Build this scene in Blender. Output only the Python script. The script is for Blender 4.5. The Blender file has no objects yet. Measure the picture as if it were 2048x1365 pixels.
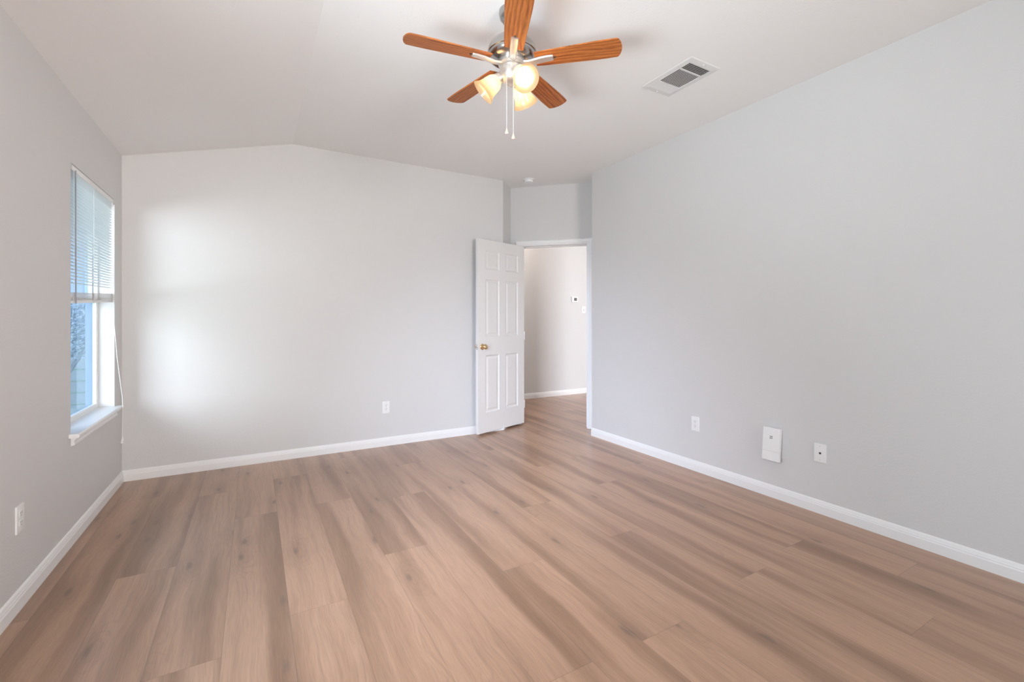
import bpy, bmesh, math, random
from mathutils import Vector, Matrix
random.seed(7)
PI = math.pi
C = bpy.context.scene.collection
SC = bpy.context.scene

# ------------------------------------------------------------------ camera, world, daylight, fill lamps, exposure
CAM_H = 1.21
YAW = math.atan2(516, 906)                 # optical axis turned right of the room's depth axis
cam_d = bpy.data.cameras.new('camera')
cam = bpy.data.objects.new('camera', cam_d); C.objects.link(cam)
cam.location = (0, 0, CAM_H)
cam.rotation_euler = (PI / 2, 0, -YAW)
cam_d.sensor_width = 36.0
cam_d.lens = 906 / 2048 * 36
cam_d.shift_y = -(682.5 - 640.5) / 2048
cam_d.clip_start = 0.02
SC.camera = cam

w = bpy.data.worlds.new('sky'); SC.world = w; w.use_nodes = True
wn = w.node_tree.nodes; wl = w.node_tree.links
bg = wn['Background']
tc = wn.new('ShaderNodeTexCoord'); sp = wn.new('ShaderNodeSeparateXYZ'); cr = wn.new('ShaderNodeValToRGB')
wl.new(tc.outputs['Generated'], sp.inputs[0]); wl.new(sp.outputs['Z'], cr.inputs[0]); wl.new(cr.outputs[0], bg.inputs['Color'])
cr.color_ramp.elements[0].position = 0.0; cr.color_ramp.elements[0].color = (0.62, 0.78, 0.98, 1)
cr.color_ramp.elements[1].position = 0.6; cr.color_ramp.elements[1].color = (0.42, 0.64, 0.98, 1)
bg.inputs['Strength'].default_value = 1.0

def area(name, loc, target, sx, sy, power, col, spread=180):
    d = bpy.data.lights.new(name, 'AREA'); d.shape = 'RECTANGLE'; d.size = sx; d.size_y = sy
    d.energy = power; d.color = col; d.spread = math.radians(spread)
    o = bpy.data.objects.new(name, d); C.objects.link(o); o.location = loc
    v = Vector(target) - Vector(loc)
    o.rotation_euler = v.to_track_quat('-Z', 'Y').to_euler()
    return o
# fill lamps added outside unseen rear and side windows; last two are daylight
area('fill_rear_high', (1.45, -3.80, 1.65), (1.2, 4.0, 1.40), 1.6, 1.5, 23.0, (1.0, 0.965, 0.935), 95)
area('fill_rear_low', (1.45, -3.80, 0.75), (-0.1, 2.4, 2.60), 1.6, 0.8, 24.0, (1.0, 0.965, 0.935), 75)
area('fill_rear_left', (1.45, -3.80, 1.30), (-0.86, 3.1, 1.60), 1.6, 1.8, 6.0, (1.0, 0.965, 0.935), 45)
area('fill_side_high', (-1.25, 0.50, 1.75), (1.7, 3.5, 0.0), 1.5, 0.9, 33.0, (0.90, 0.90, 1.0), 54)
area('fill_side_wide', (-1.25, 0.50, 1.30), (3.0, 1.6, 0.9), 1.5, 1.2, 20.0, (1.0, 0.93, 0.87), 150)
area('fill_side_low', (-1.25, 0.50, 0.80), (0.85, 1.9, 2.75), 1.5, 0.7, 24.0, (1.0, 0.925, 0.86), 75)
area('skylight_past_corner', (-2.9, 1.7, 1.65), (0.4, 4.3, 1.35), 2.2, 1.9, 195.0, (1.0, 0.88, 0.79))
area('daylight_living_room', (5.25, 0.45, 1.5), (5.0, 5.9, 1.2), 1.2, 1.6, 150.0, (0.93, 0.98, 1.05))
sun_d = bpy.data.lights.new('sun', 'SUN'); sun_d.energy = 0.9; sun_d.angle = math.radians(1.0); sun_d.color = (1.0, 0.95, 0.88)
sun = bpy.data.objects.new('sun', sun_d); C.objects.link(sun)
sun.rotation_euler = Vector((0.07, 1.0, -1.40)).to_track_quat('-Z', 'Y').to_euler()

SC.view_settings.view_transform = 'Standard'
SC.view_settings.look = 'None'
SC.view_settings.exposure = 0.0
SC.view_settings.gamma = 1.0
SC.view_settings.use_curve_mapping = False

# ------------------------------------------------------------------ plan of the place
XL, XR, YB = -0.859, 3.080, 4.388          # left wall, right wall, back wall faces
YR = -3.60                                 # rear wall face (behind the camera)
ZL, ZC, XRIDGE = 2.44, 2.748, 0.293        # ceiling: low at the left wall, flat right of the fold
DO = Vector((2.604, 4.606, 0))             # start of the angled entry wall
DT = Vector((math.sqrt(.5), -math.sqrt(.5), 0)); DN = Vector((-math.sqrt(.5), -math.sqrt(.5), 0))
YH = 5.93                                  # hall wall
W1 = (3.300, 4.183, 0.585, 2.062)          # window 1 opening: y0 y1 z0 z1
W2 = (-0.30, 1.30, 0.30, 2.20)  # added side window opening, for the fill lamps
W3 = (0.55, 2.35, 0.25, 2.45)              # added rear window: x0 x1 z0 z1

# ------------------------------------------------------------------ materials
def new_mat(name):
    m = bpy.data.materials.new(name); m.use_nodes = True
    nt = m.node_tree; b = nt.nodes['Principled BSDF']
    return m, nt, nt.nodes, nt.links, b

def plain(name, col, rough=0.5, metal=0.0, spec=0.5, var=0.02, nscale=30.0, bump=0.0, bscale=200.0):
    m, nt, n, l, b = new_mat(name)
    t = n.new('ShaderNodeTexCoord'); no = n.new('ShaderNodeTexNoise'); no.inputs['Scale'].default_value = nscale
    l.new(t.outputs['Object'], no.inputs['Vector'])
    mx = n.new('ShaderNodeMix'); mx.data_type = 'RGBA'
    mx.inputs['A'].default_value = tuple(max(0, c * (1 - var)) for c in col) + (1,)
    mx.inputs['B'].default_value = tuple(min(1, c * (1 + var)) for c in col) + (1,)
    l.new(no.outputs['Fac'], mx.inputs['Factor']); l.new(mx.outputs['Result'], b.inputs['Base Color'])
    b.inputs['Roughness'].default_value = rough; b.inputs['Metallic'].default_value = metal
    b.inputs['Specular IOR Level'].default_value = spec
    if bump:
        nb = n.new('ShaderNodeTexNoise'); nb.inputs['Scale'].default_value = bscale; nb.inputs['Detail'].default_value = 3
        l.new(t.outputs['Object'], nb.inputs['Vector'])
        bp = n.new('ShaderNodeBump'); bp.inputs['Strength'].default_value = bump; bp.inputs['Distance'].default_value = 0.002
        l.new(nb.outputs['Fac'], bp.inputs['Height']); l.new(bp.outputs['Normal'], b.inputs['Normal'])
    return m

M = {}
M['wall'] = plain('wall_paint', (0.70, 0.687, 0.678), 0.55, spec=0.35, var=0.012, nscale=3, bump=0.45, bscale=105)
M['ceiling'] = plain('ceiling_paint', (0.89, 0.875, 0.86), 0.7, spec=0.2, var=0.01, nscale=3, bump=0.35, bscale=120)
M['trim'] = plain('white_trim_paint', (0.88, 0.87, 0.86), 0.35, var=0.01)
M['door'] = plain('white_door_paint', (0.83, 0.81, 0.79), 0.4, var=0.01, bump=0.05, bscale=300)
M['plastic'] = plain('white_plastic', (0.88, 0.87, 0.86), 0.35, var=0.01)
M['plastic_grey'] = plain('pale_grey_plastic', (0.62, 0.61, 0.60), 0.45, var=0.01)
M['vinyl'] = plain('white_vinyl', (0.87, 0.865, 0.86), 0.3, var=0.01)
M['slat'] = plain('blind_slat_white', (0.86, 0.86, 0.85), 0.35, var=0.01)
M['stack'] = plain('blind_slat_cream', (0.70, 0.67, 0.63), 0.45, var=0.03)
M['dark'] = plain('dark_slot', (0.05, 0.045, 0.04), 0.6)
M['slot'] = plain('grey_slot', (0.16, 0.15, 0.14), 0.6)
M['duct'] = plain('duct_interior', (0.10, 0.09, 0.08), 0.8)
M['vent'] = plain('vent_enamel', (0.76, 0.745, 0.73), 0.4, var=0.01)
M['nickel'] = plain('brushed_nickel', (0.74, 0.71, 0.67), 0.38, metal=0.85, var=0.04, nscale=60)
M['nickel_d'] = plain('brushed_nickel_housing', (0.46, 0.45, 0.44), 0.22, metal=1.0, var=0.05, nscale=60)
M['brass'] = plain('polished_brass', (0.80, 0.56, 0.30), 0.18, metal=1.0, var=0.05)
M['chrome'] = plain('chrome', (0.75, 0.75, 0.75), 0.15, metal=1.0)
M['cord'] = plain('white_cord', (0.85, 0.84, 0.82), 0.6)
M['fob'] = plain('pale_wood_fob', (0.80, 0.62, 0.50), 0.35)
M['display'] = plain('grey_display', (0.13, 0.13, 0.12), 0.25)
M['ext'] = plain('outer_jamb_shade_blue', (0.22, 0.31, 0.44), 0.7, var=0.04)  # blue shade on the outer jamb mixed into its base colour
M['wand'] = plain('smoky_wand_plastic', (0.34, 0.35, 0.39), 0.3, var=0.02)
M['fence'] = plain('weathered_fence', (0.55, 0.60, 0.66), 0.85, var=0.15, nscale=12)
M['bark'] = plain('bark', (0.42, 0.48, 0.56), 0.9, var=0.2, nscale=15, bump=0.5, bscale=30)
M['leaf'] = plain('leaves', (0.45, 0.58, 0.68), 0.8, var=0.15, nscale=10)
M['lawn'] = plain('lawn', (0.40, 0.56, 0.36), 0.9, var=0.3, nscale=14)

def glass_mat(name, tint):
    m, nt, n, l, b = new_mat(name); n.remove(b)
    tr = n.new('ShaderNodeBsdfTransparent'); tr.inputs['Color'].default_value = tint
    gl = n.new('ShaderNodeBsdfGlossy'); gl.inputs['Roughness'].default_value = 0.02; gl.inputs['Color'].default_value = (0.8, 0.9, 1, 1)
    fr = n.new('ShaderNodeFresnel'); fr.inputs['IOR'].default_value = 1.35
    mx = n.new('ShaderNodeMixShader')
    ge = n.new('ShaderNodeNewGeometry'); iv = n.new('ShaderNodeMath'); iv.operation = 'SUBTRACT'; iv.inputs[0].default_value = 1.0
    l.new(ge.outputs['Backfacing'], iv.inputs[1]); fm = n.new('ShaderNodeMath'); fm.operation = 'MULTIPLY'
    l.new(fr.outputs[0], fm.inputs[0]); l.new(iv.outputs[0], fm.inputs[1])
    l.new(fm.outputs[0], mx.inputs[0]); l.new(tr.outputs[0], mx.inputs[1]); l.new(gl.outputs[0], mx.inputs[2])
    l.new(mx.outputs[0], n['Material Output'].inputs['Surface'])
    return m
M['glass'] = glass_mat('tinted_window_glass', (0.80, 0.91, 1.0, 1))
M['clear_glass'] = glass_mat('clear_window_glass', (0.99, 0.99, 0.99, 1))

def frosted():
    m, nt, n, l, b = new_mat('frosted_shade_glass'); n.remove(b)
    t = n.new('ShaderNodeTexCoord'); no = n.new('ShaderNodeTexNoise'); no.inputs['Scale'].default_value = 40
    l.new(t.outputs['Object'], no.inputs['Vector'])
    mxc = n.new('ShaderNodeMix'); mxc.data_type = 'RGBA'
    mxc.inputs['A'].default_value = (0.72, 0.60, 0.43, 1); mxc.inputs['B'].default_value = (0.82, 0.70, 0.53, 1)
    l.new(no.outputs['Fac'], mxc.inputs['Factor'])
    tl = n.new('ShaderNodeBsdfTranslucent'); df = n.new('ShaderNodeBsdfDiffuse'); tr = n.new('ShaderNodeBsdfTransparent')
    gl = n.new('ShaderNodeBsdfGlossy'); gl.inputs['Roughness'].default_value = 0.15
    for s in (tl, df, tr): l.new(mxc.outputs['Result'], s.inputs['Color'])
    a = n.new('ShaderNodeMixShader'); a.inputs[0].default_value = 0.35
    l.new(tl.outputs[0], a.inputs[1]); l.new(df.outputs[0], a.inputs[2])
    c = n.new('ShaderNodeMixShader'); c.inputs[0].default_value = 0.30
    l.new(a.outputs[0], c.inputs[1]); l.new(tr.outputs[0], c.inputs[2])
    d = n.new('ShaderNodeMixShader'); d.inputs[0].default_value = 0.05
    l.new(c.outputs[0], d.inputs[1]); l.new(gl.outputs[0], d.inputs[2])
    l.new(d.outputs[0], n['Material Output'].inputs['Surface'])
    return m
M['frosted'] = frosted()

def bulb_mat():
    m, nt, n, l, b = new_mat('glowing_bulb'); n.remove(b)
    tr = n.new('ShaderNodeBsdfTransparent'); em = n.new('ShaderNodeEmission')
    em.inputs['Color'].default_value = (1.0, 0.80, 0.52, 1); em.inputs['Strength'].default_value = 2.6
    mx = n.new('ShaderNodeMixShader'); mx.inputs[0].default_value = 0.5
    l.new(tr.outputs[0], mx.inputs[1]); l.new(em.outputs[0], mx.inputs[2])
    l.new(mx.outputs[0], n['Material Output'].inputs['Surface'])
    return m
M['bulb'] = bulb_mat()

def math_node(n, l, op, a, b=None, c=None):
    nd = n.new('ShaderNodeMath'); nd.operation = op
    for i, v in enumerate((a, b, c)):
        if v is None: continue
        if isinstance(v, (int, float)): nd.inputs[i].default_value = v
        else: l.new(v, nd.inputs[i])
    return nd.outputs[0]

def mix_col(n, l, f, a, b, mode='MIX'):
    nd = n.new('ShaderNodeMix'); nd.data_type = 'RGBA'; nd.blend_type = mode
    for k, v in (('Factor', f), ('A', a), ('B', b)):
        if isinstance(v, (int, float)): nd.inputs[k].default_value = v
        elif isinstance(v, tuple): nd.inputs[k].default_value = v
        else: l.new(v, nd.inputs[k])
    return nd.outputs['Result']

def ramp(n, l, x, p0, p1):
    nd = n.new('ShaderNodeMapRange'); nd.interpolation_type = 'SMOOTHSTEP'
    nd.inputs['From Min'].default_value = p0; nd.inputs['From Max'].default_value = p1
    l.new(x, nd.inputs['Value']); return nd.outputs[0]

def noise(n, l, vec, scale, detail=2, rough=0.5, dist=0.0):
    nd = n.new('ShaderNodeTexNoise'); nd.inputs['Scale'].default_value = scale
    nd.inputs['Detail'].default_value = detail; nd.inputs['Roughness'].default_value = rough; nd.inputs['Distortion'].default_value = dist
    l.new(vec, nd.inputs['Vector']); return nd.outputs['Fac']

def combine(n, l, x, y, z):
    nd = n.new('ShaderNodeCombineXYZ')
    for i, v in enumerate((x, y, z)):
        if isinstance(v, (int, float)): nd.inputs[i].default_value = v
        else: l.new(v, nd.inputs[i])
    return nd.outputs[0]

def floor_mat():
    m, nt, n, l, b = new_mat('vinyl_oak_planks')
    uv = n.new('ShaderNodeUVMap'); uv.uv_map = 'plank_uv'
    s = n.new('ShaderNodeSeparateXYZ'); l.new(uv.outputs[0], s.inputs[0])
    at = n.new('ShaderNodeAttribute'); at.attribute_name = 'plank_seed'; at.attribute_type = 'GEOMETRY'
    r = n.new('ShaderNodeSeparateXYZ'); l.new(at.outputs['Vector'], r.inputs[0])
    ed = n.new('ShaderNodeAttribute'); ed.attribute_name = 'plank_size'; ed.attribute_type = 'GEOMETRY'
    e = n.new('ShaderNodeSeparateXYZ'); l.new(ed.outputs['Vector'], e.inputs[0])
    X, Y = s.outputs[0], s.outputs[1]; R1, R2, R3 = r.outputs[0], r.outputs[1], r.outputs[2]
    off = math_node(n, l, 'MULTIPLY', R1, 57.0); off2 = math_node(n, l, 'MULTIPLY', R2, 31.0)
    # gentle waviness of the grain
    wob = noise(n, l, combine(n, l, math_node(n, l, 'MULTIPLY', X, 3.0), math_node(n, l, 'MULTIPLY', Y, 2.2), off), 1.0, 2)
    xw = math_node(n, l, 'ADD', X, math_node(n, l, 'MULTIPLY', math_node(n, l, 'SUBTRACT', wob, 0.5), 0.06))
    # broad heartwood streaks running along each plank
    st = noise(n, l, combine(n, l, math_node(n, l, 'MULTIPLY', xw, 8.5), math_node(n, l, 'MULTIPLY', Y, 0.50), off), 1.0, 2.0, 0.45)
    streak = ramp(n, l, st, 0.40, 0.70)
    # centre band of each plank is a little darker, amount by plank
    st2 = noise(n, l, combine(n, l, math_node(n, l, 'MULTIPLY', xw, 20.0), math_node(n, l, 'MULTIPLY', Y, 1.0), off2), 1.0, 2, 0.5)
    streak2 = ramp(n, l, st2, 0.46, 0.74)
    # fine pores
    gr = noise(n, l, combine(n, l, math_node(n, l, 'MULTIPLY', xw, 260.0), math_node(n, l, 'MULTIPLY', Y, 9.0), off), 1.0, 3, 0.6)
    # knots : sparse cells stretched along the board
    kv = combine(n, l, math_node(n, l, 'ADD', math_node(n, l, 'MULTIPLY', X, 4.6), off), math_node(n, l, 'ADD', math_node(n, l, 'MULTIPLY', Y, 1.55), off2), 0.0)
    vo = n.new('ShaderNodeTexVoronoi'); vo.voronoi_dimensions = '2D'; vo.inputs['Scale'].default_value = 1.0; l.new(kv, vo.inputs['Vector'])
    kd = vo.outputs['Distance']
    vs = n.new('ShaderNodeSeparateXYZ'); l.new(vo.outputs['Color'], vs.inputs[0])
    on = math_node(n, l, 'GREATER_THAN', vs.outputs[0], 0.45)
    kd2 = math_node(n, l, 'ADD', kd, math_node(n, l, 'MULTIPLY', math_node(n, l, 'SUBTRACT', noise(n, l, kv, 9.0, 2), 0.5), 0.09))
    knot = math_node(n, l, 'MULTIPLY', ramp(n, l, kd2, 0.085, 0.015), on)
    halo = math_node(n, l, 'MULTIPLY', ramp(n, l, kd2, 0.42, 0.04), on)
    # cathedral lines bend round the knots
    band = math_node(n, l, 'ADD', math_node(n, l, 'MULTIPLY', xw, 210.0), math_node(n, l, 'MULTIPLY', halo, 26.0))
    band = math_node(n, l, 'ADD', band, math_node(n, l, 'MULTIPLY', wob, 12.0))
    lines = ramp(n, l, math_node(n, l, 'SINE', band), 0.35, 1.0)
    lines = math_node(n, l, 'MULTIPLY', lines, math_node(n, l, 'MAXIMUM', halo, ramp(n, l, noise(n, l, combine(n, l, math_node(n, l, 'MULTIPLY', X, 9.0), math_node(n, l, 'MULTIPLY', Y, 2.0), off2), 1.0, 1), 0.42, 0.66)))
    light = (0.480, 0.282, 0.178, 1); dark = (0.242, 0.125, 0.068, 1); mid = (0.345, 0.190, 0.110, 1)
    col = mix_col(n, l, math_node(n, l, 'MULTIPLY', streak, 0.85), light, dark)
    col = mix_col(n, l, math_node(n, l, 'MULTIPLY', streak2, 0.5), col, mid)
    col = mix_col(n, l, math_node(n, l, 'MULTIPLY', halo, 0.30), col, dark)
    col = mix_col(n, l, math_node(n, l, 'MULTIPLY', lines, 0.25), col, (0.26, 0.165, 0.115, 1))
    col = mix_col(n, l, math_node(n, l, 'MULTIPLY', knot, 0.62), col, (0.15, 0.095, 0.065, 1))
    g = n.new('ShaderNodeMapRange'); g.inputs['From Min'].default_value = 0.3; g.inputs['From Max'].default_value = 0.7
    g.inputs['To Min'].default_value = 0.86; g.inputs['To Max'].default_value = 1.10; l.new(gr, g.inputs['Value'])
    pv = n.new('ShaderNodeMapRange'); pv.inputs['To Min'].default_value = 0.95; pv.inputs['To Max'].default_value = 1.04; l.new(R3, pv.inputs['Value'])
    val = math_node(n, l, 'MULTIPLY', g.outputs[0], pv.outputs[0])
    # seam between boards
    dx = math_node(n, l, 'MINIMUM', X, math_node(n, l, 'SUBTRACT', e.outputs[0], X))
    dy = math_node(n, l, 'MINIMUM', Y, math_node(n, l, 'SUBTRACT', e.outputs[1], Y))
    dm = math_node(n, l, 'MINIMUM', dx, dy)
    seam = ramp(n, l, dm, 0.0002, 0.0016)
    sv = n.new('ShaderNodeMapRange'); sv.inputs['To Min'].default_value = 0.62; sv.inputs['To Max'].default_value = 1.0; l.new(seam, sv.inputs['Value'])
    val = math_node(n, l, 'MULTIPLY', val, sv.outputs[0])
    mul = n.new('ShaderNodeVectorMath'); mul.operation = 'SCALE'; l.new(col, mul.inputs[0]); l.new(val, mul.inputs['Scale'])
    l.new(mul.outputs[0], b.inputs['Base Color'])
    b.inputs['Roughness'].default_value = 0.28; b.inputs['Specular IOR Level'].default_value = 0.95
    bp = n.new('ShaderNodeBump'); bp.inputs['Strength'].default_value = 0.12; bp.inputs['Distance'].default_value = 0.001
    l.new(math_node(n, l, 'ADD', gr, seam), bp.inputs['Height']); l.new(bp.outputs['Normal'], b.inputs['Normal'])
    return m
M['floor'] = floor_mat()

def blade_mat():
    m, nt, n, l, b = new_mat('walnut_blade')
    t = n.new('ShaderNodeTexCoord'); s = n.new('ShaderNodeSeparateXYZ'); l.new(t.outputs['Object'], s.inputs[0])
    oi = n.new('ShaderNodeObjectInfo'); off = math_node(n, l, 'MULTIPLY', oi.outputs['Random'], 40.0)
    X, Y = s.outputs[0], s.outputs[1]
    wob = noise(n, l, combine(n, l, math_node(n, l, 'MULTIPLY', X, 3.2), math_node(n, l, 'MULTIPLY', Y, 16.0), off), 1.0, 1)
    yw = math_node(n, l, 'ADD', Y, math_node(n, l, 'MULTIPLY', wob, 0.045))
    band = math_node(n, l, 'SINE', math_node(n, l, 'ADD', math_node(n, l, 'MULTIPLY', yw, 330.0), off))
    gr = noise(n, l, combine(n, l, math_node(n, l, 'MULTIPLY', X, 14.0), math_node(n, l, 'MULTIPLY', yw, 260.0), off), 1.0, 3, 0.6)
    f = math_node(n, l, 'ADD', math_node(n, l, 'MULTIPLY', ramp(n, l, band, -0.6, 1.0), 0.45), math_node(n, l, 'MULTIPLY', ramp(n, l, gr, 0.3, 0.75), 0.55))
    col = mix_col(n, l, f, (0.54, 0.175, 0.042, 1), (0.20, 0.052, 0.013, 1))
    l.new(col, b.inputs['Base Color']); b.inputs['Roughness'].default_value = 0.42; b.inputs['Specular IOR Level'].default_value = 0.25
    return m
M['blade'] = blade_mat()

# ------------------------------------------------------------------ mesh helpers
class MB:
    def __init__(s): s.bm = bmesh.new()
    def quad(s, *p):
        return s.bm.faces.new([s.bm.verts.new(q) for q in p])
    def box(s, a, b, mat=None):
        x0, y0, z0 = a; x1, y1, z1 = b
        c = [Vector((x, y, z)) for z in (z0, z1) for y in (y0, y1) for x in (x0, x1)]
        if mat is not None: c = [mat @ v for v in c]
        v = [s.bm.verts.new(p) for p in c]
        for f in ((0, 2, 3, 1), (4, 5, 7, 6), (0, 1, 5, 4), (2, 6, 7, 3), (0, 4, 6, 2), (1, 3, 7, 5)):
            s.bm.faces.new([v[i] for i in f])
        return v
    def bevbox(s, a, b, r, mat=None, seg=2):
        t = bmesh.new(); x0, y0, z0 = a; x1, y1, z1 = b
        bmesh.ops.create_cube(t, size=1)
        for v in t.verts:
            v.co = Vector(((x0 + x1) / 2 + v.co.x * (x1 - x0), (y0 + y1) / 2 + v.co.y * (y1 - y0), (z0 + z1) / 2 + v.co.z * (z1 - z0)))
        bmesh.ops.bevel(t, geom=list(t.edges), offset=r, segments=seg, profile=0.7, affect='EDGES')
        s.merge(t, mat)
    def merge(s, t, mat=None):
        if mat is not None: bmesh.ops.transform(t, matrix=mat, verts=t.verts)
        me = bpy.data.meshes.new('tmp'); t.to_mesh(me); t.free(); s.bm.from_mesh(me); bpy.data.meshes.remove(me)
    def prism(s, pts, z0, z1, mat=None):
        f = (lambda p: mat @ p) if mat is not None else (lambda p: p)
        lo = [s.bm.verts.new(f(Vector((x, y, z0)))) for x, y in pts]; hi = [s.bm.verts.new(f(Vector((x, y, z1)))) for x, y in pts]
        n = len(pts); s.bm.faces.new(lo[::-1]); s.bm.faces.new(hi)
        for i in range(n): s.bm.faces.new((lo[i], lo[(i + 1) % n], hi[(i + 1) % n], hi[i]))
    def lathe(s, prof, seg=40, mat=None, closed=False):
        f = (lambda p: mat @ p) if mat is not None else (lambda p: p)
        rings = []
        for r, z in prof:
            if r < 1e-6: rings.append([s.bm.verts.new(f(Vector((0, 0, z))))])
            else: rings.append([s.bm.verts.new(f(Vector((r * math.cos(2 * PI * k / seg), r * math.sin(2 * PI * k / seg), z)))) for k in range(seg)])
        pairs = list(zip(rings, rings[1:])) + ([(rings[-1], rings[0])] if closed else [])
        for a, b in pairs:
            for k in range(seg):
                k2 = (k + 1) % seg
                if len(a) == 1 and len(b) == 1: continue
                if len(a) == 1: s.bm.faces.new((a[0], b[k], b[k2]))
                elif len(b) == 1: s.bm.faces.new((a[k], a[k2], b[0]))
                else: s.bm.faces.new((a[k], a[k2], b[k2], b[k]))
    def tube(s, pts, r, seg=10):
        pts = [Vector(p) for p in pts]; rad = r if isinstance(r, (list, tuple)) else [r] * len(pts)
        rings = []; up = Vector((0.123, 0.31, 0.94)).normalized()
        for i, p in enumerate(pts):
            d = (pts[min(i + 1, len(pts) - 1)] - pts[max(i - 1, 0)]).normalized()
            if abs(d.dot(up)) > 0.97: up = Vector((1, 0.1, 0)).normalized()
            a = d.cross(up).normalized(); b = d.cross(a)
            rings.append([s.bm.verts.new(p + (a * math.cos(2 * PI * k / seg) + b * math.sin(2 * PI * k / seg)) * rad[i]) for k in range(seg)])
        for a, b in zip(rings, rings[1:]):
            for k in range(seg): s.bm.faces.new((a[k], a[(k + 1) % seg], b[(k + 1) % seg], b[k]))
        s.bm.faces.new(rings[0][::-1]); s.bm.faces.new(rings[-1])
    def build(s, name, mat, parent=None, smooth=False, mw=None):
        bmesh.ops.recalc_face_normals(s.bm, faces=s.bm.faces)
        me = bpy.data.meshes.new(name); s.bm.to_mesh(me); s.bm.free()
        me.materials.append(mat)
        if smooth:
            me.polygons.foreach_set('use_smooth', [True] * len(me.polygons))
            try: me.set_sharp_from_angle(angle=math.radians(40))
            except Exception: pass
        o = bpy.data.objects.new(name, me); C.objects.link(o)
        if parent is not None: o.parent = parent
        if mw is not None: o.matrix_basis = mw
        return o

def tag(o, label=None, cat=None, group=None, kind=None):
    if label: o['label'] = label
    if cat: o['category'] = cat
    if group: o['group'] = group
    if kind: o['kind'] = kind
    return o
def struct(o, label, cat): return tag(o, label, cat, kind='structure')
def thing(name, label, cat, loc=(0, 0, 0), rot=(0, 0, 0), group=None):
    o = bpy.data.objects.new(name, None); C.objects.link(o); o.empty_display_size = 0.1
    o.location = loc; o.rotation_euler = rot
    return tag(o, label, cat, group)
def frame_mat(o, x, y, z):
    """matrix with columns x,y,z axes and origin o"""
    m = Matrix.Identity(4)
    for i in range(3): m[i][0], m[i][1], m[i][2], m[i][3] = x[i], y[i], z[i], o[i]
    return m
DM = frame_mat(DO, DT, -DN, Vector((0, 0, 1)))     # entry wall frame: x along, y into the wall, z up

# ------------------------------------------------------------------ floor : planks laid along the depth of the room
PW = 0.2286; PL = 1.829; X0 = 0.127
joints = {-5: 2.555, -4: 2.055, -3: 2.75, -2: 1.926, -1: 1.39, 0: 2.06, 1: 1.39, 2: 2.35, 3: 1.2525, 4: 1.915, 5: 1.24,
          6: 0.67, 7: 1.922, 8: 1.309, 9: 0.752, 10: 1.37, 11: 0.958, 12: 2.207}
me = bpy.data.meshes.new('floor'); verts = []; faces = []; uvs = []; seeds = []; sizes = []
for k in range(-5, 31):
    xa = X0 + k * PW; xb = xa + PW
    j = joints.get(k, random.uniform(0, PL)); y = j - PL * math.ceil((j + 3.8) / PL)
    while y < 6.2:
        ya, yb = y, y + PL; y += PL
        if yb < -3.8: continue
        n0 = len(verts); verts += [(xa, ya, 0), (xb, ya, 0), (xb, yb, 0), (xa, yb, 0)]; faces.append((n0, n0 + 1, n0 + 2, n0 + 3))
        uvs += [(0, 0), (PW, 0), (PW, PL), (0, PL)]; seeds.append((random.random(), random.random(), random.random())); sizes.append((PW, PL, 0))
me.from_pydata(verts, [], faces)
ul = me.uv_layers.new(name='plank_uv')
for i, u in enumerate(uvs): ul.data[i].uv = u
for nm, dat in (('plank_seed', seeds), ('plank_size', sizes)):
    a = me.attributes.new(nm, 'FLOAT_VECTOR', 'FACE')
    a.data.foreach_set('vector', [c for v in dat for c in v])
me.materials.append(M['floor'])
fl = bpy.data.objects.new('floor', me); C.objects.link(fl)
struct(fl, 'pale oak vinyl plank floor running through the room and hall', 'floor')

# ------------------------------------------------------------------ ceiling, walls
XE = 7.2
b = MB()
prof = [(XL - 0.20, ZL - 0.20 * (ZC - ZL) / (XRIDGE - XL)), (XRIDGE, ZC), (XE, ZC), (XE, ZC + 0.16), (XRIDGE, ZC + 0.16), (XL - 0.20, ZL + 0.14)]
pm = Matrix(((1, 0, 0, 0), (0, 0, 1, 0), (0, 1, 0, 0), (0, 0, 0, 1)))
b.prism(prof, YR - 0.16, 6.2, pm)
struct(b.build('ceiling', M['ceiling']), 'white ceiling sloping down to the left wall past a fold', 'ceiling')

def wall_x(mb, x0, x1, y0, y1, z0, z1, opens):
    """wall slab between x0,x1 along y with rectangular openings (ya,yb,za,zb)"""
    ys = y0
    for ya, yb, za, zb in sorted(opens):
        mb.box((x0, ys, z0), (x1, ya, z1)); mb.box((x0, ya, z0), (x1, yb, za)); mb.box((x0, ya, zb), (x1, yb, z1)); ys = yb
    mb.box((x0, ys, z0), (x1, y1, z1))
b = MB(); wall_x(b, XL - 0.155, XL, YR - 0.15, YB + 0.13, -0.02, ZL + 0.03, [W1, W2])
struct(b.build('wall_left', M['wall']), 'light grey left wall with the blind-covered window', 'wall')
b = MB()
b.prism([(XL - 0.155, YB), (2.385, YB), (2.604, 4.606), (2.689, 4.691), (2.55, 4.70), (2.37, 4.52), (XL - 0.155, 4.52)], -0.02, ZL + 0.02)
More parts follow.
